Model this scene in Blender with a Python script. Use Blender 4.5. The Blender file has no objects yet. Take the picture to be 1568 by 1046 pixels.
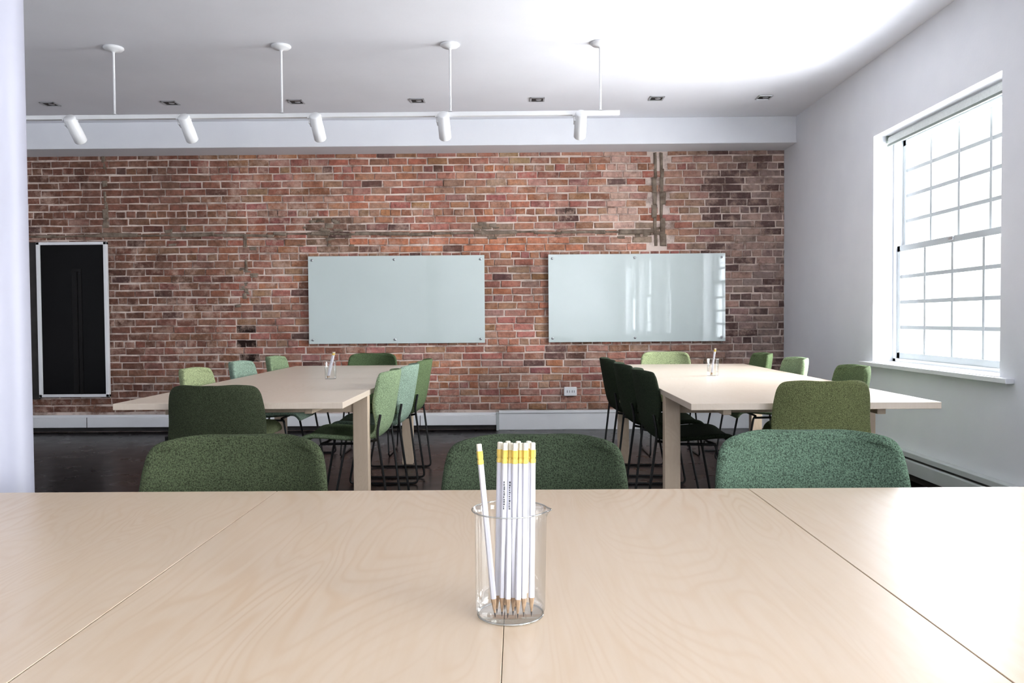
import bpy, math, random
from mathutils import Vector, Matrix
random.seed(7)
D=bpy.data; C=bpy.context
scene=C.scene
scene.view_settings.view_transform='Standard'
scene.view_settings.look='None'
scene.view_settings.exposure=0.25

# ------------------------------------------------------------ helpers
def lin(c):
    c=c/255.0
    return c/12.92 if c<=0.04045 else ((c+0.055)/1.055)**2.4
def rgb(r,g,b): return (lin(r),lin(g),lin(b),1.0)
def link(o):
    scene.collection.objects.link(o); return o
def empty(name,loc=(0,0,0),rotz=0.0):
    e=D.objects.new(name,None); e.empty_display_size=0.1
    e.location=loc; e.rotation_euler=(0,0,rotz); return link(e)
def mesh_obj(name,verts,faces,mats,parent=None,fm=None,smooth=False):
    m=D.meshes.new(name); m.from_pydata(verts,[],faces)
    if not isinstance(mats,(list,tuple)): mats=[mats]
    for k in mats: m.materials.append(k)
    if fm: m.polygons.foreach_set('material_index',fm)
    if smooth: m.polygons.foreach_set('use_smooth',[True]*len(m.polygons))
    m.update()
    o=link(D.objects.new(name,m))
    if parent: o.parent=parent
    return o
BF=[(0,3,2,1),(4,5,6,7),(0,1,5,4),(1,2,6,5),(2,3,7,6),(3,0,4,7)]
def boxes(name,bl,mat,parent=None,bevel=0.0,seg=2):
    vs=[];fs=[]
    for (x0,x1,y0,y1,z0,z1) in bl:
        n=len(vs)
        vs+=[(x0,y0,z0),(x1,y0,z0),(x1,y1,z0),(x0,y1,z0),(x0,y0,z1),(x1,y0,z1),(x1,y1,z1),(x0,y1,z1)]
        fs+=[tuple(i+n for i in f) for f in BF]
    o=mesh_obj(name,vs,fs,mat,parent)
    if bevel:
        b=o.modifiers.new('bev','BEVEL'); b.width=bevel; b.segments=seg; b.limit_method='ANGLE'
    return o
def revolve(name,prof,mat,parent=None,seg=32,fm=None,smooth=True,loc=None,rot=None):
    vs=[];fs=[];mi=[]
    for (r,z) in prof:
        for i in range(seg):
            a=2*math.pi*i/seg; vs.append((r*math.cos(a),r*math.sin(a),z))
    for j in range(len(prof)-1):
        for i in range(seg):
            k=(i+1)%seg
            fs.append((j*seg+i,j*seg+k,(j+1)*seg+k,(j+1)*seg+i)); mi.append(fm[j] if fm else 0)
    o=mesh_obj(name,vs,fs,mat,parent,mi,smooth)
    if loc: o.location=loc
    if rot: o.rotation_euler=rot
    return o
def tube(name,paths,r,mat,parent=None,cyclic=False,res=3):
    cu=D.curves.new(name,'CURVE'); cu.dimensions='3D'; cu.bevel_depth=r; cu.bevel_resolution=res; cu.use_fill_caps=True
    for pts in paths:
        s=cu.splines.new('POLY'); s.points.add(len(pts)-1)
        for p,q in zip(s.points,pts): p.co=(q[0],q[1],q[2],1)
        s.use_cyclic_u=cyclic
    cu.materials.append(mat)
    o=link(D.objects.new(name,cu))
    if parent: o.parent=parent
    return o
def fillet(pts,r,cyclic=False,n=5):
    P=[Vector(p) for p in pts]; out=[]
    N=len(P)
    for i,p in enumerate(P):
        if not cyclic and i in (0,N-1): out.append(p); continue
        a=P[(i-1)%N]; b=P[(i+1)%N]
        da=(a-p); db=(b-p); ra=min(r,da.length*.45,db.length*.45)
        s=p+da.normalized()*ra; e=p+db.normalized()*ra
        for k in range(n+1):
            t=k/n; out.append((1-t)**2*s+2*t*(1-t)*p+t*t*e)
    return [tuple(v) for v in out]

# ------------------------------------------------------------ materials
def mat_base(name,col,rough=0.5,metal=0.0,spec=0.5):
    m=D.materials.new(name); m.use_nodes=True
    b=m.node_tree.nodes['Principled BSDF']
    b.inputs['Base Color'].default_value=col; b.inputs['Roughness'].default_value=rough
    b.inputs['Metallic'].default_value=metal; b.inputs['Specular IOR Level'].default_value=spec
    return m
def nd(m,t,**kw):
    n=m.node_tree.nodes.new(t)
    for k,v in kw.items(): setattr(n,k,v)
    return n
def lk(m,a,b): m.node_tree.links.new(a,b)
def add_noise(m,scale,c1,c2,bump=0.0,bscale=None,coord='Object',stretch=(1,1,1),detail=4,lo=.3,hi=.7,dist=0.01):
    b=m.node_tree.nodes['Principled BSDF']
    tc=nd(m,'ShaderNodeTexCoord'); mp=nd(m,'ShaderNodeMapping'); mp.inputs['Scale'].default_value=stretch
    lk(m,tc.outputs[coord],mp.inputs['Vector'])
    n=nd(m,'ShaderNodeTexNoise'); n.inputs['Scale'].default_value=scale; n.inputs['Detail'].default_value=detail
    lk(m,mp.outputs[0],n.inputs['Vector'])
    r=nd(m,'ShaderNodeValToRGB'); r.color_ramp.elements[0].position=lo; r.color_ramp.elements[1].position=hi
    r.color_ramp.elements[0].color=c1; r.color_ramp.elements[1].color=c2
    lk(m,n.outputs['Fac'],r.inputs['Fac']); lk(m,r.outputs['Color'],b.inputs['Base Color'])
    if bump:
        n2=nd(m,'ShaderNodeTexNoise'); n2.inputs['Scale'].default_value=bscale or scale; n2.inputs['Detail'].default_value=3
        lk(m,mp.outputs[0],n2.inputs['Vector'])
        bp=nd(m,'ShaderNodeBump'); bp.inputs['Strength'].default_value=bump; bp.inputs['Distance'].default_value=dist
        lk(m,n2.outputs['Fac'],bp.inputs['Height']); lk(m,bp.outputs['Normal'],b.inputs['Normal'])
    return m
M={}
M['wall']=add_noise(mat_base('painted_wall',rgb(230,232,237),.6,spec=.3),3,rgb(229,231,237),rgb(234,236,241),.05,60)
M['ceil']=add_noise(mat_base('painted_ceiling',rgb(238,239,245),.75,spec=.2),2,rgb(236,237,243),rgb(241,242,248),.05,40)
M['white']=add_noise(mat_base('white_enamel',rgb(235,236,238),.35),5,rgb(233,234,236),rgb(238,239,241))
M['column']=add_noise(mat_base('column_paint',rgb(160,161,174),.45),5,rgb(158,159,172),rgb(164,165,178))
M['winw']=add_noise(mat_base('window_paint',rgb(226,228,231),.4),5,rgb(224,226,229),rgb(229,231,234))
M['muntin']=add_noise(mat_base('sash_paint',rgb(186,192,195),.5),5,rgb(180,186,189),rgb(188,194,197))
M['heater']=add_noise(mat_base('heater_paint',rgb(190,196,196),.4),5,rgb(186,192,192),rgb(195,200,200))
M['black']=add_noise(mat_base('black_metal',rgb(18,19,20),.4,.3),8,rgb(14,15,16),rgb(22,23,24))
M['dark']=add_noise(mat_base('dark_cavity',rgb(38,34,32),.7),8,rgb(28,25,24),rgb(48,44,42))
M['steel']=mat_base('brushed_steel',rgb(190,192,195),.3,.9)
f=mat_base('dark_wood_floor',rgb(22,17,17),.32,spec=.25)
tc=nd(f,'ShaderNodeTexCoord'); mp=nd(f,'ShaderNodeMapping'); lk(f,tc.outputs['Object'],mp.inputs[0])
br=nd(f,'ShaderNodeTexBrick'); br.inputs['Scale'].default_value=1; br.inputs['Brick Width'].default_value=1.6; br.inputs['Row Height'].default_value=.11
br.inputs['Mortar Size'].default_value=.0025; br.inputs['Color1'].default_value=rgb(20,15,18); br.inputs['Color2'].default_value=rgb(13,10,13); br.inputs['Mortar'].default_value=rgb(5,4,4)
lk(f,mp.outputs[0],br.inputs['Vector']); lk(f,br.outputs['Color'],f.node_tree.nodes['Principled BSDF'].inputs['Base Color'])
n=nd(f,'ShaderNodeTexNoise'); n.inputs['Scale'].default_value=6; mr=nd(f,'ShaderNodeMapRange'); mr.inputs['To Min'].default_value=.22; mr.inputs['To Max'].default_value=.36
lk(f,tc.outputs['Object'],n.inputs['Vector']); lk(f,n.outputs['Fac'],mr.inputs[0]); lk(f,mr.outputs[0],f.node_tree.nodes['Principled BSDF'].inputs['Roughness'])
M['floor']=f
def birch(name,c1,c2,c3,rough,rot=0.0,amt=.5):
    m=mat_base(name,c1,rough,spec=.5); b=m.node_tree.nodes['Principled BSDF']
    tc=nd(m,'ShaderNodeTexCoord'); mp=nd(m,'ShaderNodeMapping'); mp.inputs['Scale'].default_value=(2.2,.5,1); mp.inputs['Rotation'].default_value=(0,0,rot)
    lk(m,tc.outputs['Object'],mp.inputs[0])
    n=nd(m,'ShaderNodeTexNoise'); n.inputs['Scale'].default_value=2.0; n.inputs['Detail'].default_value=3; n.inputs['Roughness'].default_value=.4; n.inputs['Distortion'].default_value=.5
    lk(m,mp.outputs[0],n.inputs['Vector'])
    mu=nd(m,'ShaderNodeMath',operation='MULTIPLY'); mu.inputs[1].default_value=230; lk(m,n.outputs['Fac'],mu.inputs[0])
    si=nd(m,'ShaderNodeMath',operation='SINE'); lk(m,mu.outputs[0],si.inputs[0])
    ma=nd(m,'ShaderNodeMapRange'); ma.inputs['From Min'].default_value=-1; lk(m,si.outputs[0],ma.inputs[0])
    n2=nd(m,'ShaderNodeTexNoise'); n2.inputs['Scale'].default_value=3; n2.inputs['Detail'].default_value=6
    mp2=nd(m,'ShaderNodeMapping'); mp2.inputs['Scale'].default_value=(30,1.5,1); mp2.inputs['Rotation'].default_value=(0,0,rot); lk(m,tc.outputs['Object'],mp2.inputs[0]); lk(m,mp2.outputs[0],n2.inputs['Vector'])
    mx=nd(m,'ShaderNodeMix',data_type='RGBA'); mx.inputs['A'].default_value=c1; mx.inputs['B'].default_value=c2
    pw=nd(m,'ShaderNodeMath',operation='POWER'); pw.inputs[1].default_value=3; lk(m,ma.outputs[0],pw.inputs[0])
    n5=nd(m,'ShaderNodeTexNoise'); n5.inputs['Scale'].default_value=2.2; lk(m,tc.outputs['Object'],n5.inputs['Vector'])
    r5=nd(m,'ShaderNodeMapRange'); r5.inputs['From Min'].default_value=.35; r5.inputs['From Max'].default_value=.65; r5.inputs['To Max'].default_value=amt; lk(m,n5.outputs['Fac'],r5.inputs[0])
    m3=nd(m,'ShaderNodeMath',operation='MULTIPLY'); lk(m,pw.outputs[0],m3.inputs[0]); lk(m,r5.outputs[0],m3.inputs[1])
    lk(m,m3.outputs[0],mx.inputs['Factor'])
    mx2=nd(m,'ShaderNodeMix',data_type='RGBA'); lk(m,mx.outputs['Result'],mx2.inputs['A']); mx2.inputs['B'].default_value=c3
    r=nd(m,'ShaderNodeMapRange'); r.inputs['From Min'].default_value=.4; r.inputs['From Max'].default_value=.8; r.inputs['To Max'].default_value=.7
    lk(m,n2.outputs['Fac'],r.inputs[0]); lk(m,r.outputs[0],mx2.inputs['Factor'])
    lk(m,mx2.outputs['Result'],b.inputs['Base Color'])
    return m
M['birch']=birch('birch_plywood',rgb(202,182,158),rgb(190,162,130),rgb(196,172,143),.3,rot=.35,amt=.75)
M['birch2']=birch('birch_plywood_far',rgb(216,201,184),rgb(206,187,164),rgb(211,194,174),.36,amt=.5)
M['birch_leg']=birch('birch_solid',rgb(206,186,162),rgb(194,170,144),rgb(200,178,152),.45)
M['edge']=add_noise(mat_base('plywood_edge',rgb(214,182,146),.5),40,rgb(200,166,130),rgb(222,192,158),stretch=(1,1,12))
# brick material
bm=mat_base('old_brick',(.4,.2,.15,1),.85,spec=.2); b=bm.node_tree.nodes['Principled BSDF']
at=nd(bm,'ShaderNodeAttribute',attribute_name='Col'); tc=nd(bm,'ShaderNodeTexCoord')
def noise_range(m,scale,detail,rough,f0,f1,t0,t1,off=(0,0,0)):
    mp=nd(m,'ShaderNodeMapping'); mp.inputs['Location'].default_value=off; lk(m,tc.outputs['Object'],mp.inputs[0])
    n=nd(m,'ShaderNodeTexNoise'); n.inputs['Scale'].default_value=scale; n.inputs['Detail'].default_value=detail; n.inputs['Roughness'].default_value=rough
    lk(m,mp.outputs[0],n.inputs['Vector'])
    r=nd(m,'ShaderNodeMapRange'); r.inputs['From Min'].default_value=f0; r.inputs['From Max'].default_value=f1; r.inputs['To Min'].default_value=t0; r.inputs['To Max'].default_value=t1
    lk(m,n.outputs['Fac'],r.inputs[0]); return r.outputs[0]
def mul(m,a,b_):
    x=nd(m,'ShaderNodeMath',operation='MULTIPLY'); lk(m,a,x.inputs[0]); lk(m,b_,x.inputs[1]); return x.outputs[0]
fine=noise_range(bm,24,6,.6,.25,.75,.6,1.36)
big=noise_range(bm,1.3,5,.6,.33,.66,.66,1.14,(3,1,8))
vm=nd(bm,'ShaderNodeVectorMath',operation='SCALE'); lk(bm,at.outputs['Color'],vm.inputs[0]); lk(bm,mul(bm,fine,big),vm.inputs['Scale'])
dust=noise_range(bm,9,8,.74,.48,.66,0,.8)
dustbig=noise_range(bm,1.0,3,.5,.38,.58,.25,1.0,(9,2,4))
mx=nd(bm,'ShaderNodeMix',data_type='RGBA'); lk(bm,mul(bm,dust,dustbig),mx.inputs['Factor']); lk(bm,vm.outputs[0],mx.inputs['A']); mx.inputs['B'].default_value=rgb(198,168,152)
stain=noise_range(bm,11,7,.7,.56,.72,0,.75,(5,3,9))
mx4=nd(bm,'ShaderNodeMix',data_type='RGBA'); lk(bm,stain,mx4.inputs['Factor']); lk(bm,mx.outputs['Result'],mx4.inputs['A']); mx4.inputs['B'].default_value=rgb(82,56,46)
lk(bm,mx4.outputs['Result'],b.inputs['Base Color'])
n3=nd(bm,'ShaderNodeTexNoise'); n3.inputs['Scale'].default_value=45; n3.inputs['Detail'].default_value=6; lk(bm,tc.outputs['Object'],n3.inputs['Vector'])
bp=nd(bm,'ShaderNodeBump'); bp.inputs['Strength'].default_value=.7; bp.inputs['Distance'].default_value=.008; lk(bm,n3.outputs['Fac'],bp.inputs['Height']); lk(bm,bp.outputs['Normal'],b.inputs['Normal'])
M['brick']=bm
mm=mat_base('mortar',rgb(190,170,160),.9,spec=.1); b=mm.node_tree.nodes['Principled BSDF']
tc=nd(mm,'ShaderNodeTexCoord')
ra=nd(mm,'ShaderNodeValToRGB'); ra.color_ramp.elements[0].color=rgb(130,104,92); ra.color_ramp.elements[1].color=rgb(226,208,197); ra.color_ramp.elements[0].position=.35; ra.color_ramp.elements[1].position=.53
nn=nd(mm,'ShaderNodeTexNoise'); nn.inputs['Scale'].default_value=3.5; nn.inputs['Detail'].default_value=9; nn.inputs['Roughness'].default_value=.7; lk(mm,tc.outputs['Object'],nn.inputs['Vector']); lk(mm,nn.outputs['Fac'],ra.inputs['Fac'])
vm=nd(mm,'ShaderNodeVectorMath',operation='SCALE'); lk(mm,ra.outputs['Color'],vm.inputs[0]); lk(mm,noise_range(mm,1.3,5,.6,.33,.66,.72,1.08,(3,1,8)),vm.inputs['Scale']); lk(mm,vm.outputs[0],b.inputs['Base Color'])
M['mortar']=mm
M['cement']=add_noise(mat_base('cement_patch',rgb(150,140,128),.9,spec=.1),14,rgb(96,82,70),rgb(150,136,122),.8,40,detail=8)
g=mat_base('frosted_glassboard',rgb(200,214,210),.35); b=g.node_tree.nodes['Principled BSDF']; b.inputs['Coat Weight'].default_value=1.0; b.inputs['Coat Roughness'].default_value=.02
add_noise(g,1.5,rgb(196,208,205),rgb(201,213,210)); M['board']=g
def thin_glass(name,lo,hi,tint=(1,1,1,1)):
    m=D.materials.new(name); m.use_nodes=True; nt=m.node_tree; nt.nodes.clear()
    o=nd(m,'ShaderNodeOutputMaterial'); mix=nd(m,'ShaderNodeMixShader'); t=nd(m,'ShaderNodeBsdfTransparent'); t.inputs[0].default_value=tint
    gl=nd(m,'ShaderNodeBsdfGlossy'); gl.inputs['Roughness'].default_value=.03
    lw=nd(m,'ShaderNodeLayerWeight'); lw.inputs[0].default_value=.35
    mr=nd(m,'ShaderNodeMapRange'); mr.inputs['To Min'].default_value=lo; mr.inputs['To Max'].default_value=hi
    lk(m,lw.outputs['Fresnel'],mr.inputs[0]); lk(m,mr.outputs[0],mix.inputs[0]); lk(m,t.outputs[0],mix.inputs[1]); lk(m,gl.outputs[0],mix.inputs[2]); lk(m,mix.outputs[0],o.inputs[0])
    return m
M['pane']=thin_glass('window_glass',.02,.2)
M['cup']=thin_glass('beaker_glass',.03,.45,(.985,.99,.985,1))
M['cuprim']=thin_glass('beaker_rim_glass',.35,.8,(.9,.93,.9,1))
M['darkglass']=add_noise(mat_base('dark_glass',rgb(8,8,10),.1,spec=.12),1.5,rgb(3,3,4),rgb(7,6,7))
M['darkbar']=add_noise(mat_base('dark_reflection_bar',rgb(14,12,12),.3,spec=.15),3,rgb(10,9,9),rgb(18,15,15))
def fabric(name,col):
    r,g_,b_=col
    m=mat_base(name,rgb(*col),.95,spec=.12)
    add_noise(m,300,rgb(r*.68,g_*.68,b_*.68),rgb(min(255,r*1.28),min(255,g_*1.28),min(255,b_*1.28)),.8,380,detail=3,lo=.35,hi=.65,dist=.004)
    return m

# ------------------------------------------------------------ room shell
XR=2.71; XL=-6.5; YB=8.27; YR=-4.6; H=3.07; ZS=2.815
boxes('floor',[(XL-.3,XR+.4,YR-.3,YB+.4,-.1,0)],M['floor'])
boxes('ceiling',[(XL-.3,XR+.4,YR-.3,YB+.4,H,H+.15)],M['ceil'])
boxes('wall_left',[(XL-.2,XL,YR-.3,YB+.3,0,H)],M['wall'])
WZ0,WZ1=.78,2.49
def wall_with_openings(name,lo,hi,ops,horizontal,a0,a1):
    bl=[];cur=lo
    def add(p,q,z0,z1):
        if horizontal: bl.append((p,q,a0,a1,z0,z1))
        else: bl.append((a0,a1,p,q,z0,z1))
    for (p,q) in ops:
        add(cur,p,0,H); add(p,q,0,WZ0); add(p,q,WZ1,H); cur=q
    add(cur,hi,0,H)
    return boxes(name,bl,M['wall'])
rops=[(-3.9,-2.27),(-1.7,-.07),(.45,2.08),(4.57,6.2)]  # second opening is unseen, added to bring in more daylight
wall_with_openings('wall_right',YR-.3,YB+.3,rops,False,XR,XR+.34)
boxes('wall_rear',[(XL,XR,YR-.2,YR,0,H)],M['wall'])
boxes('trim_soffit',[(XL,XR,7.9,YB+.1,ZS,H)],M['wall'],bevel=.006)

# brick wall
def brick_wall():
    vs=[];fs=[];fm=[];cols=[]
    def quadbox(x0,x1,z0,z1,yf,yb,j,mi,col,bev=.004):
        n=len(vs); J=lambda:random.uniform(-j,j)
        back=[(x0,yb,z0),(x1,yb,z0),(x1,yb,z1),(x0,yb,z1)]
        c=[(x0+J(),z0+J()),(x1+J(),z0+J()),(x1+J(),z1+J()),(x0+J(),z1+J())]
        mid=[(p[0],yf+bev,p[1]) for p in c]
        sg=[(1,1),(-1,1),(-1,-1),(1,-1)]
        fr=[(p[0]+s[0]*bev*1.3,yf+random.uniform(-.002,.002),p[1]+s[1]*bev*1.3) for p,s in zip(c,sg)]
        vs.extend(back+mid+fr)
        for k in range(4):
            q=(k+1)%4
            fs.append((n+k,n+q,n+4+q,n+4+k)); fs.append((n+4+k,n+4+q,n+8+q,n+8+k))
        fs.append((n+8,n+9,n+10,n+11)); fm.extend([mi]*9); cols.extend([col]*12)
    for p in [(XL,YB,0),(XR,YB,0),(XR,YB+.15,0),(XL,YB+.15,0),(XL,YB,ZS+.1),(XR,YB,ZS+.1),(XR,YB+.15,ZS+.1),(XL,YB+.15,ZS+.1)]: vs.append(p); cols.append((.4,.35,.3,1))
    for ff in BF: fs.append(ff); fm.append(1)
    pal=[(174,120,100),(166,110,92),(182,130,110),(152,100,84),(172,124,106),(146,98,80),(184,138,120),(178,118,94),(166,126,110)]
    def lerp(a,b,t): return tuple(a[i]*(1-t)+b[i]*t for i in range(3))
    CH=.0735; z=.2; row=0
    while z<ZS:
        x=XL+(0 if row%2 else -.11)+random.uniform(-.02,.02)
        header = (row%6==3)
        while x<XR:
            L=(.105 if header else .208)*random.uniform(.9,1.08)
            x1=x+L; xc=(x+x1)/2; zc=z+CH/2
            col=random.choice(pal)
            col=lerp(col,(random.uniform(125,190),random.uniform(88,135),random.uniform(72,112)),.35)
            t=max(0,min(1,(-xc-2.0)/2.2)); col=lerp(col,(106,72,60),t*.75)  # bricks darken leftward, the wall's light falloff put into their colour
            if xc>1.5: col=lerp(col,(146,132,128),min(.78,(xc-1.5)*.9))
            if xc>.2 and random.random()<.3: col=lerp(col,(202,160,142),.4)
            if .92<xc<1.2 and zc>1.95: col=lerp(col,(212,180,168),.7)
            if -1.9<xc<.6 and 1.83<zc<1.95: col=lerp(col,(208,132,98),.65)
            if -2.12<xc<-1.62 and 1.84<zc<2.2: col=lerp(col,(104,88,74),.7)
            if -.45<xc<-.1 and 1.93<zc<2.1: col=lerp(col,(138,128,110),.7)
            if 1.1<xc<1.5 and 1.9<zc<2.08: col=lerp(col,(140,134,118),.7)
            if random.random()<.03+(.24 if xc>1.9 else 0): col=lerp(col,(84,64,62),.75)
            if xc<-3 and random.random()<.12: col=lerp(col,(84,58,50),.5)
            dep=random.uniform(.004,.013)
            skip=False
            if -2.86<xc<-2.66 and .62<zc<1.18 and row%2: skip=True
            if 1.39<xc<1.5 and zc>1.85: skip=True
            if not skip:
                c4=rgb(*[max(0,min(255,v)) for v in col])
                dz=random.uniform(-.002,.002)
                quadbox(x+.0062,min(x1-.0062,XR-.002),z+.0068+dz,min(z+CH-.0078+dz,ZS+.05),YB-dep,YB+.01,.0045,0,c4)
            elif -2.86<xc<-2.66:
                quadbox(x,x1,z,z+CH,YB-.003,YB+.01,.003,0,rgb(40,26,22))  # dark plates stand in for the shaded gap of missing bricks
            x=x1
        z+=CH; row+=1
    x=-5.2
    while x<1.36:
        L=random.uniform(.12,.4); x1=min(x+L,1.38)
        quadbox(x,x1+.01,1.99+random.uniform(-.01,.01),2.02+random.uniform(-.008,.014),YB-random.uniform(.014,.026),YB+.01,.008,2,(.3,.3,.3,1),.007)
        x=x1
    z=1.86
    while z<2.79:
        L=random.uniform(.08,.2)
        quadbox(1.385+random.uniform(-.02,.01),1.42,z,z+L,YB-.022,YB+.01,.006,2,(.3,.3,.3,1),.007)
        quadbox(1.45,1.485+random.uniform(-.01,.03),z,z+L,YB-.016,YB+.01,.006,2,(.3,.3,.3,1),.006)
        z+=L
    for (cx,zz0,zz1) in [(-2.78,1.2,1.98),(-4.2,.25,2.8)]:
        z=zz0
        while z<zz1:
            L=random.uniform(.05,.14)
            if random.random()<.5: quadbox(cx+random.uniform(-.03,.0),cx+random.uniform(.01,.03),z,z+L,YB-.014,YB+.01,.008,2,(.3,.3,.3,1),.006)
            z+=L
    for (cx,cz,wx,wz,nn) in [(-1.9,2.08,.28,.14,16),(-.28,2.05,.16,.07,8),(1.3,2.0,.2,.06,8),(-3.5,2.0,.12,.07,5),(-2.75,1.45,.1,.3,8),(1.9,.55,.2,.1,4)]:
        for _ in range(nn):
            a=random.gauss(cx,wx*.6); c_=random.gauss(cz,wz*.6); s_=random.uniform(.015,.05); t_=random.uniform(.008,.02)
            quadbox(a-s_,a+s_,c_-t_,c_+t_,YB-random.uniform(.010,.016),YB+.01,.008,2,(.3,.3,.3,1),.005)
    o=mesh_obj('wall_back',vs,fs,[M['brick'],M['mortar'],M['cement']],None,fm)
    ca=o.data.color_attributes.new('Col','FLOAT_COLOR','POINT')
    flat=[c for col in cols for c in col]; ca.data.foreach_set('color',flat)
    return o
brick_wall()

boxes('baseboard_back',[(-.2,XR-.02,YB-.04,YB-.01,0,.2),(-.2,XR-.02,YB-.05,YB-.01,.17,.2)],M['white'],bevel=.004)
e=empty('baseboard_heater',(0,0,0))
boxes('housing',[(-5.9,-.21,YB-.075,YB-.012,.055,.155),(-5.9,-.21,YB-.05,YB-.012,.155,.18)],M['white'],e,.004)
boxes('slot',[(-5.88,-.22,YB-.05,YB-.012,.012,.055)],M['dark'],e)
boxes('joint',[(x,x+.006,YB-.077,YB-.072,.055,.157) for x in (-4.4,-2.6,-1.0)],M['dark'],e)
boxes('end_cap',[(-.225,-.2,YB-.08,YB-.012,0,.185)],M['heater'],e,.003)
e=empty('wall_radiator',(0,0,0))
boxes('housing',[(XR-.075,XR-.003,.4,6.6,.06,.15),(XR-.06,XR-.003,.4,6.6,.165,.20)],M['heater'],e,.004)
boxes('slot',[(XR-.05,XR-.004,.42,6.58,.012,.19)],M['dark'],e)
boxes('end_cap',[(XR-.08,XR-.003,6.58,6.62,0,.205)],M['heater'],e,.003)
boxes('baseboard_right',[(XR-.02,XR-.001,6.64,YB-.05,0,.2)],M['white'],bevel=.003)

# windows ------------------------------------------------------
M['blind']=add_noise(mat_base('blind_grey',rgb(120,128,122),.5),6,rgb(112,120,115),rgb(130,138,132))
M['roll']=add_noise(mat_base('blind_fabric',rgb(214,218,216),.7),60,rgb(208,212,210),rgb(220,224,222))
def window(name,loc,rotz):
    e=empty(name,loc,rotz); W=.813; z0,z1=WZ0,WZ1; mz=1.63
    fw=.045
    boxes('frame',[(-W,-W+fw,.15,.27,z0,z1),(W-fw,W,.15,.27,z0,z1),(-W,W,.15,.27,z1-fw,z1),(-W,W,.15,.27,z0,z0+.03)],M['winw'],e,.003)
    def sash(nm,za,zb,d0,d1):
        bl=[];a0,a1=-W+fw,W-fw; s=.045
        bl+=[(a0,a0+s,d0,d1,za,zb),(a1-s,a1,d0,d1,za,zb),(a0,a1,d0,d1,za,za+s),(a0,a1,d0,d1,zb-s,zb)]
        ia,ib=a0+s,a1-s
        for k in range(1,4):
            c=ia+(ib-ia)*k/4; bl.append((c-.014,c+.014,d0+.004,d1-.004,za,zb))
            c=za+s+(zb-za-2*s)*k/4; bl.append((a0,a1,d0+.006,d1-.006,c-.014,c+.014))
        boxes(nm,bl,M['muntin'],e,.002)
        boxes(nm+'_glass',[(ia,ib,(d0+d1)/2-.001,(d0+d1)/2+.001,za+s,zb-s)],M['pane'],e)
    sash('lower_sash',z0+.03,mz+.025,.16,.195)
    sash('upper_sash',mz-.025,z1-fw,.2,.235)
    boxes('sill',[(-W-.14,W+.14,-.05,-.001,z0-.03,z0),(-W-.001+.002,W-.001,-.03,.15,z0-.001,z0+.006)],M['winw'],e,.004)
    r=revolve('blind_roll',[(0,-W+.03),(.022,-W+.03),(.023,-W+.035),(.023,W-.035),(.022,W-.03),(0,W-.03)],M['roll'],e,24,loc=(0,.115,z1-.03),rot=(0,math.pi/2,0))
    boxes('blind_bottom_rail',[(-W+.02,W-.02,.09,.102,z1-.085,z1-.066)],M['blind'],e,.004)
    boxes('blind_cloth',[(-W+.035,W-.035,.0925,.0945,z1-.068,z1-.03)],M['roll'],e)
    boxes('blind_bracket',[(a-.006,a+.006,.085,.14,z1-.058,z1-.001) for a in(-W+.018,W-.018)],M['blind'],e,.002)
    boxes('sash_lock',[(-.03,.03,.15,.162,mz-.005,mz+.02)],M['steel'],e,.003)
    return e
for i,(p,q) in enumerate(reversed(rops)): window('window_%d'%(i+1),(XR,(p+q)/2,0),-math.pi/2)
def area(name,loc,rot,sx,sy,en,col=(1,1,1)):
    l=D.lights.new(name,'AREA'); l.shape='RECTANGLE'; l.size=sx; l.size_y=sy; l.energy=en; l.color=col
    o=link(D.objects.new(name,l)); o.location=loc; o.rotation_euler=rot; return o
for i,(p,q) in enumerate(rops):
    area('daylight_%d'%i,(XR+.6,(p+q)/2,1.6),(0,math.radians(94),0),2.2,2.0,(700,300,55,400)[i],(.955,.975,1))
    area('ground_bounce_%d'%i,(XR+.75,(p+q)/2,.75),(0,math.radians(110),0),1.5,2.2,(420,240,70,110)[i],(.965,.98,1))
w=D.worlds.new('sky'); scene.world=w; w.use_nodes=True
w.node_tree.nodes['Background'].inputs[0].default_value=(.95,.98,1,1); w.node_tree.nodes['Background'].inputs[1].default_value=2.5

revolve('structural_column',[(0.0,0),(.15,0),(.15,.02),(.125,.05),(.12,.06),(.12,3.0),(.14,3.03),(.14,H-.001),(0,H-.001)],M['column'],seg=64,loc=(-1.468,2.2,0))

def board(x0,x1):
    e=empty('glass_whiteboard',((x0+x1)/2,YB-.06,1.335)); w=(x1-x0)/2; h=.4435
    boxes('glass_panel',[(-w,w,-.004,.004,-h,h)],M['board'],e,.0006,1)
    for a in (-w+.04,-.02,w-.04):
        for k in(-1,1):
            revolve('standoff',[(0,-.012),(.011,-.012),(.012,-.009),(.012,.034),(0,.034)],M['steel'],e,20,loc=(a,0,k*(h-.04)),rot=(-math.pi/2,0,0))
    return e
board(-2.12,-.333); board(.313,2.10)

e=empty('wall_socket',(.53,YB-.02,.39))
boxes('back_box',[(-.065,.065,-.04,.004,-.045,.045)],M['white'],e,.006,3)
boxes('outlet_slots',[(-.035,-.03,-.042,-.03,-.012,.012),(-.012,-.007,-.042,-.03,-.012,.012),(.015,.02,-.042,-.03,-.012,.012),(.036,.041,-.042,-.03,-.012,.012)],M['dark'],e)

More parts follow.
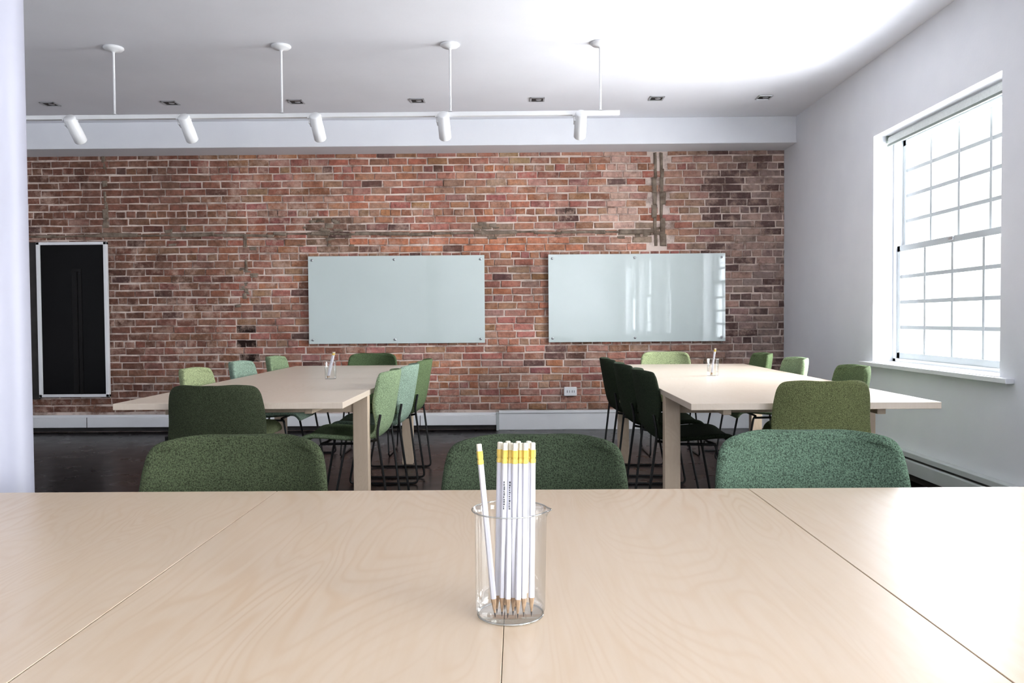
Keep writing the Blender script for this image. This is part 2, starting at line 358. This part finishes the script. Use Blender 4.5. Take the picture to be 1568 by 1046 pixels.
e=empty('framed_dark_glass_panel',(-4.53,YB-.03,1.155))  # dark glass door; black panel stands in for the dark room beyond
w_,h_=.36,.79
boxes('frame',[(-w_,-w_+.035,-.03,.008,-h_,h_),(w_-.035,w_,-.03,.008,-h_,h_),(-w_,w_,-.03,.008,h_-.03,h_),(-w_,w_,-.03,.008,-h_,-h_+.03)],M['white'],e,.004)
boxes('glass',[(-w_+.03,w_-.03,-.010,.004,-h_+.025,h_-.025)],M['darkglass'],e)
boxes('reflection_bar',[(-.005,.045,-.018,-.009,-h_+.03,h_-.3),(.06,.09,-.018,-.009,-h_+.03,h_-.3),(-.005,.09,-.018,-.009,h_-.3,h_-.27)],M['darkbar'],e,.002)  # added bars imitate faint vertical reflections in the dark glass
boxes('dark_jamb',[(-w_-.09,-w_-.005,-.02,.01,-h_-.02,h_)],M['dark'],e,.003)

# ------------------------------------------------------------ lights fittings
YT=5.77
e=empty('ceiling_track_light',(0,YT,2.575))
boxes('track',[(-4.6,.73,-.017,.017,-.012,.018)],M['white'],e,.003)
for x in (-4.04,-2.85,-1.66,-.465,.595):
    revolve('canopy',[(0,.495),(.068,.495),(.07,.487),(.055,.473),(.015,.463),(.008,.455),(.0075,.03),(.018,.022),(.03,.018)],M['white'],e,24,loc=(x,0,0))
def head(x):
    h=empty('spot_head',(x,0,-.002)); h.parent=e
    boxes('adapter',[(-.05,.05,-.016,.016,-.018,-.002)],M['white'],h,.003)
    tube('stem',[[(-.035,0,-.01),(-.035,0,-.05)]],.008,M['white'],h)
    dv=Vector((0,.15,-.13)).normalized()
    o=revolve('body',[(0,-.1),(.034,-.1),(.041,-.092),(.042,.0),(.0435,.002),(.0435,.1),(.04,.105),(.036,.105),(.034,.07),(0,.06)],[M['white'],M['dark']],h,32,fm=[0,0,0,0,0,0,0,0,1])
    o.rotation_euler=dv.to_track_quat('Z','Y').to_euler(); o.location=(.01,.045,-.065)
    tube('yoke',[[(-.035,0,-.045),(-.035,.04,-.06),(-.01,.045,-.065)]],.006,M['white'],h)
for x in (-4.0,-3.17,-2.36,-1.43,-.525,.447): head(x)
for x in (-4.14,-3.07,-1.95,-.875,.187,1.24,2.19):
    l=empty('recessed_downlight',(x,7.22,H))
    s=.065
    boxes('trim_ring',[(-s,s,-s,-s+.014,-.008,-.001),(-s,s,s-.014,s,-.008,-.001),(-s,-s+.014,-s,s,-.008,-.001),(s-.014,s,-s,s,-.008,-.001)],M['steel'],l,.002)
    boxes('dark_opening_panel',[(-s+.012,s-.012,-s+.012,s-.012,-.004,-.001)],M['dark'],l)  # dark panel stands in for the shaded inside of the opening
    revolve('lamp_lens',[(0,-.007),(.024,-.007),(.026,-.003)],M['steel'],l,20,loc=(.012,0,0))

# ------------------------------------------------------------ tables
TH=.74
def table(x0,x1,y0,y1,ly0,ly1):
    e=empty('conference_table',((x0+x1)/2,(y0+y1)/2,0)); w=(x1-x0)/2; l=(y1-y0)/2; cy=(y0+y1)/2
    boxes('tabletop',[(-w,w,-l,-.001,TH-.03,TH),(-w,w,.001,l,TH-.03,TH)],[M['birch2']],e,.002)
    lb=[]
    for s in(-1,1):
        for yy in (ly0,ly1):
            a,b_=(s*w-s*.002,s*(w-.085)); a,b_=min(a,b_),max(a,b_)
            lb.append((a,b_,yy-cy,yy-cy+.07,0,TH-.03))
    boxes('leg_frames',lb,M['birch_leg'],e,.004)
    boxes('cross_rail',[(-w+.08,w-.08,yy-cy+.015,yy-cy+.05,TH-.12,TH-.03) for yy in (ly0,ly1)]+[(s*(w-.2)-.02,s*(w-.2)+.02,-l+.15,l-.15,TH-.07,TH-.03) for s in(-1,1)],M['birch_leg'],e,.003)
    boxes('bracket',[(-.05,.05,-l+.05,-l+.12,TH-.045,TH-.03)],M['steel'],e,.003)
    return e
table(-1.905,-.823,3.78,6.93,4.42,6.28)
table(.773,1.89,3.62,6.80,4.28,6.27)
e=empty('foreground_table',(0,1.18,0))
X=[-1.75,-.543,-.02,.512,1.75]; gp=[.0009,.0004,.0009]
tl=[]
for i in range(4):
    a=X[i]+(gp[i-1] if i else 0); b_=X[i+1]-(gp[i] if i<3 else 0)
    tl.append((a,b_,-.63,.625,TH-.03,TH))
boxes('tabletop',tl,M['birch'],e,.0006,1)
boxes('under_panel',[(-1.6,1.6,-.5,.5,TH-.045,TH-.031)],M['edge'],e)
boxes('leg_frames',[(x,x+.085,y,y+.07,0,TH-.045) for x in(-1.7,-.045,1.6) for y in(-.5,.4)],M['birch_leg'],e,.004)

# ------------------------------------------------------------ chairs
def chair_shell_mesh():
    prof=[(.475,.425),(.47,.448),(.44,.462),(.36,.462),(.25,.452),(.14,.447),(.07,.455),(.025,.482),(.0,.53),(-.014,.59),(-.026,.65),(-.036,.71),(-.045,.76),(-.050,.79),(-.053,.810),(-.055,.824),(-.056,.832),(-.056,.836)]
    wid=[.19,.205,.218,.23,.238,.240,.242,.244,.246,.248,.248,.245,.240,.235,.230,.222,.212,.19]
    NU=16; vs=[];fs=[]
    for j,((y,z),w) in enumerate(zip(prof,wid)):
        tb=max(0,min(1,(z-.45)/.2)) if y<.15 else 0
        for i in range(NU+1):
            u=-1+2*i/NU; c=abs(u)**2.2
            yy=y+tb*c*.085; zz=z-(.018*c*max(0,(z-.7)/.13) if y<0 else 0)+(1-tb)*c*.022*(1 if y<.45 else 0)
            ww=w-(.01*c*tb)
            vs.append((u*ww,yy,zz))
    for j in range(len(prof)-1):
        for i in range(NU):
            a=j*(NU+1)+i; fs.append((a,a+1,a+NU+2,a+NU+1))
    return vs,fs
SV,SF=chair_shell_mesh()
shell_me=None; base_cu=None
fabs={}
def chair(x,y,face_deg,col,sc=(1,1,1)):
    global shell_me,base_cu
    e=empty('upholstered_chair',(x,y,0),math.radians(face_deg)); e.scale=sc
    if col not in fabs: fabs[col]=fabric('wool_%d_%d_%d'%col,col)
    if shell_me is None:
        o=mesh_obj('seat_shell',SV,SF,fabs[col],e,smooth=True); shell_me=o.data
    else:
        o=link(D.objects.new('seat_shell',shell_me)); o.parent=e
    o.material_slots[0].link='OBJECT'; o.material_slots[0].material=fabs[col]
    s=o.modifiers.new('sol','SOLIDIFY'); s.thickness=.028; s.offset=0
    s=o.modifiers.new('sub','SUBSURF'); s.levels=2; s.render_levels=2
    if base_cu is None:
        paths=[]
        for k in(-1,1):
            paths.append(fillet([(k*.236,.012,.60),(k*.245,.03,.50),(k*.215,-.03,.008),(k*.215,.44,.008),(k*.19,.36,.43),(k*.15,.33,.437),(-k*0,.33,.437)],.035))
            paths.append([(k*.241,.024,.46),(k*.18,.16,.432),(k*.19,.36,.43)])
        paths.append([(-.19,.12,.432),(.19,.12,.432)])
        o=tube('wire_sled_base',paths,.0075,M['black'],e); base_cu=o.data
    else:
        o=link(D.objects.new('wire_sled_base',base_cu)); o.parent=e
    return e
DG=(64,72,52); DG2=(60,70,54); TEAL=(84,104,88); OL=(104,110,74); LO=(144,154,116); MINT=(130,150,134); LG=(126,144,112); MG=(92,108,76); VD=(42,50,38)
chair(-.722,2.07,180+2,DG,(1.0,1,.985)); chair(.04,2.07,180-1,DG2,(1.0,1,.98)); chair(.735,2.06,180-2,TEAL,(1.02,1,.99))
chair(-1.385,3.66,0,(54,60,44),(.94,1,1)); chair(1.335,3.53,0,OL,(.91,1,1.015))
chair(-1.27,7.08,180,(74,90,62),(.93,1,1)); chair(1.27,7.0,180,LO,(.93,1,1))
chair(-2.0,4.98,-90,LO); chair(-2.0,5.82,-90,MINT); chair(-1.99,6.63,-90,LG)
chair(-.755,4.72,90,LG); chair(-.72,5.3,90,MINT); chair(-.70,5.95,90,MG)
chair(.72,4.62,-90,VD); chair(.69,5.25,-90,VD); chair(.67,5.95,-90,VD)
chair(1.99,4.8,90,MG); chair(1.99,5.8,90,LG); chair(1.99,6.6,90,MG)

# ------------------------------------------------------------ beakers + pencils
M['pw']=add_noise(mat_base('pencil_white',rgb(208,208,216),.35),30,rgb(206,206,214),rgb(212,212,220))
M['pwood']=add_noise(mat_base('pencil_wood',rgb(170,140,112),.7),150,rgb(146,118,92),rgb(174,146,116))
M['lead']=mat_base('graphite',rgb(50,48,48),.4)
M['ferr']=add_noise(mat_base('ferrule_yellow',rgb(220,190,90),.35,.1),80,rgb(206,174,74),rgb(228,202,108))
M['eras']=mat_base('eraser_white',rgb(216,210,194),.7)
M['ink']=mat_base('print_ink',rgb(40,40,42),.5)
PL=.221
def pencil_mesh():
    r=.0036
    prof=[(.0003,0),(.0011,.006),(r*1.02,.024),(r*1.02,PL-.026),(r*1.0,PL-.026),(r*1.1,PL-.0255),(r*1.1,PL-.021),(r*.98,PL-.0205),(r*.98,PL-.0185),(r*1.1,PL-.018),(r*1.1,PL-.009),(r*.95,PL-.0088),(r*.95,PL-.001),(r*.8,PL),(0,PL)]
    fmm=[2,1,0,0,3,3,3,3,3,3,4,4,4,4]
    return revolve('pencil',prof,[M['pw'],M['pwood'],M['lead'],M['ferr'],M['eras']],None,6,fmm,smooth=False)
proto=pencil_mesh(); pme=proto.data; D.objects.remove(proto)
def beaker(x,y,sc,pens,marks=()):
    e=empty('glass_beaker',(x,y,TH)); e.scale=(sc,)*3
    R=.045; h=.137
    pr=[(0,.0015),(R-.006,.0015),(R-.002,.004),(R-.0003,.009),(R,.02),(R,h-.010),(R+.0006,h-.006),(R+.002,h-.002),(R+.0035,h)]
    seg=64
    def kk(a,z):
        d=abs((a+math.pi)%(2*math.pi)-math.pi)
        if z>h-.02 and d<.3:
            t=1-d/.3; return .005*t*t*(3-2*t)*max(0,(z-(h-.02))/.02)
        return 0
    vs=[];fs=[]
    for (r,z) in pr:
        for i in range(seg):
            a=2*math.pi*i/seg; k=kk(a,z); vs.append(((r+k)*math.cos(a),(r+k)*math.sin(a),z))
    for j in range(len(pr)-1):
        for i in range(seg):
            q=(i+1)%seg; fs.append((j*seg+i,j*seg+q,(j+1)*seg+q,(j+1)*seg+i))
    g=mesh_obj('glass_wall',vs,fs,M['cup'],e,smooth=True); g.rotation_euler=(0,0,-.1)
    rim=[((R+.0035+kk(2*math.pi*i/seg,h))*math.cos(2*math.pi*i/seg),(R+.0035+kk(2*math.pi*i/seg,h))*math.sin(2*math.pi*i/seg),h) for i in range(seg)]
    t=tube('rim',[rim],.0010,M['cuprim'],e,True); t.rotation_euler=(0,0,-.1)
    tube('base_ring',[[((R-.003)*math.cos(2*math.pi*i/seg),(R-.003)*math.sin(2*math.pi*i/seg),.002) for i in range(seg)]],.0012,M['cuprim'],e,True)
    p=empty('pencil_bundle',(x,y,TH)); p.scale=(sc,)*3
    for n_,(bx,by,tx,ty) in enumerate(pens):
        b=Vector((bx,by,.003))
        d=Vector((tx-bx,ty-by,0)); hz=math.sqrt(PL*PL-d.x**2-d.y**2); t=Vector((d.x,d.y,hz)).normalized()
        o=link(D.objects.new('pencil',pme)); o.parent=p; o.location=b; o.rotation_mode='QUATERNION'; o.rotation_quaternion=Vector((0,0,1)).rotation_difference(t)
        if n_ in marks:
            rr=random.Random(n_); bl=[]; z=.137
            while z<.172:
                L=rr.uniform(.0012,.0026); bl.append((-.0009,.0009 if rr.random()<.6 else .0003,-.00378,-.0034,z,z+L)); z+=L+rr.uniform(.0006,.0012)
            mo=boxes('printed_mark',bl,M['ink'],p); mo.location=b; mo.rotation_mode='QUATERNION'; mo.rotation_quaternion=o.rotation_quaternion
k=1/1197
def px(xb,xt,yb=0,yt=0): return ((xb-779)*k,yb,(xt-779)*k,yt)
pens=[px(756,733,-.018,-.012),px(758,765,-.004,-.002),px(766,773,-.014,-.010),px(775,781,-.020,-.006),px(783,788,-.012,-.014),px(790,797,-.022,-.008),
      px(799,804,-.016,-.012),px(811,815,-.014,-.008),px(786,793,.004,.004),px(770,777,.010,.006),px(801,809,.004,.004)]
beaker(-.012,1.036,1.0,pens,(2,3))
pp=[(-.03,0,.02,.01),(-.028,.012,.026,.0),(-.02,-.015,.03,.008),(-.025,-.006,.035,-.01),(-.016,.01,.036,.012)]
beaker(-1.236,5.32,.82,pp)
beaker(1.293,5.38,.82,[(b*.5,c,.012+d*.3,e_) for b,c,d,e_ in pp])

# ------------------------------------------------------------ camera
cam=D.cameras.new('camera'); cam.sensor_width=36; cam.lens=36*1240/1568; cam.clip_start=.05
co=link(D.objects.new('camera',cam))
R=Matrix.Rotation(math.radians(.416),4,'Z')@Matrix.Rotation(math.radians(90-1.52),4,'X')@Matrix.Rotation(math.radians(-.42),4,'Z')
co.matrix_world=Matrix.Translation((0,0,1.12))@R
scene.camera=co
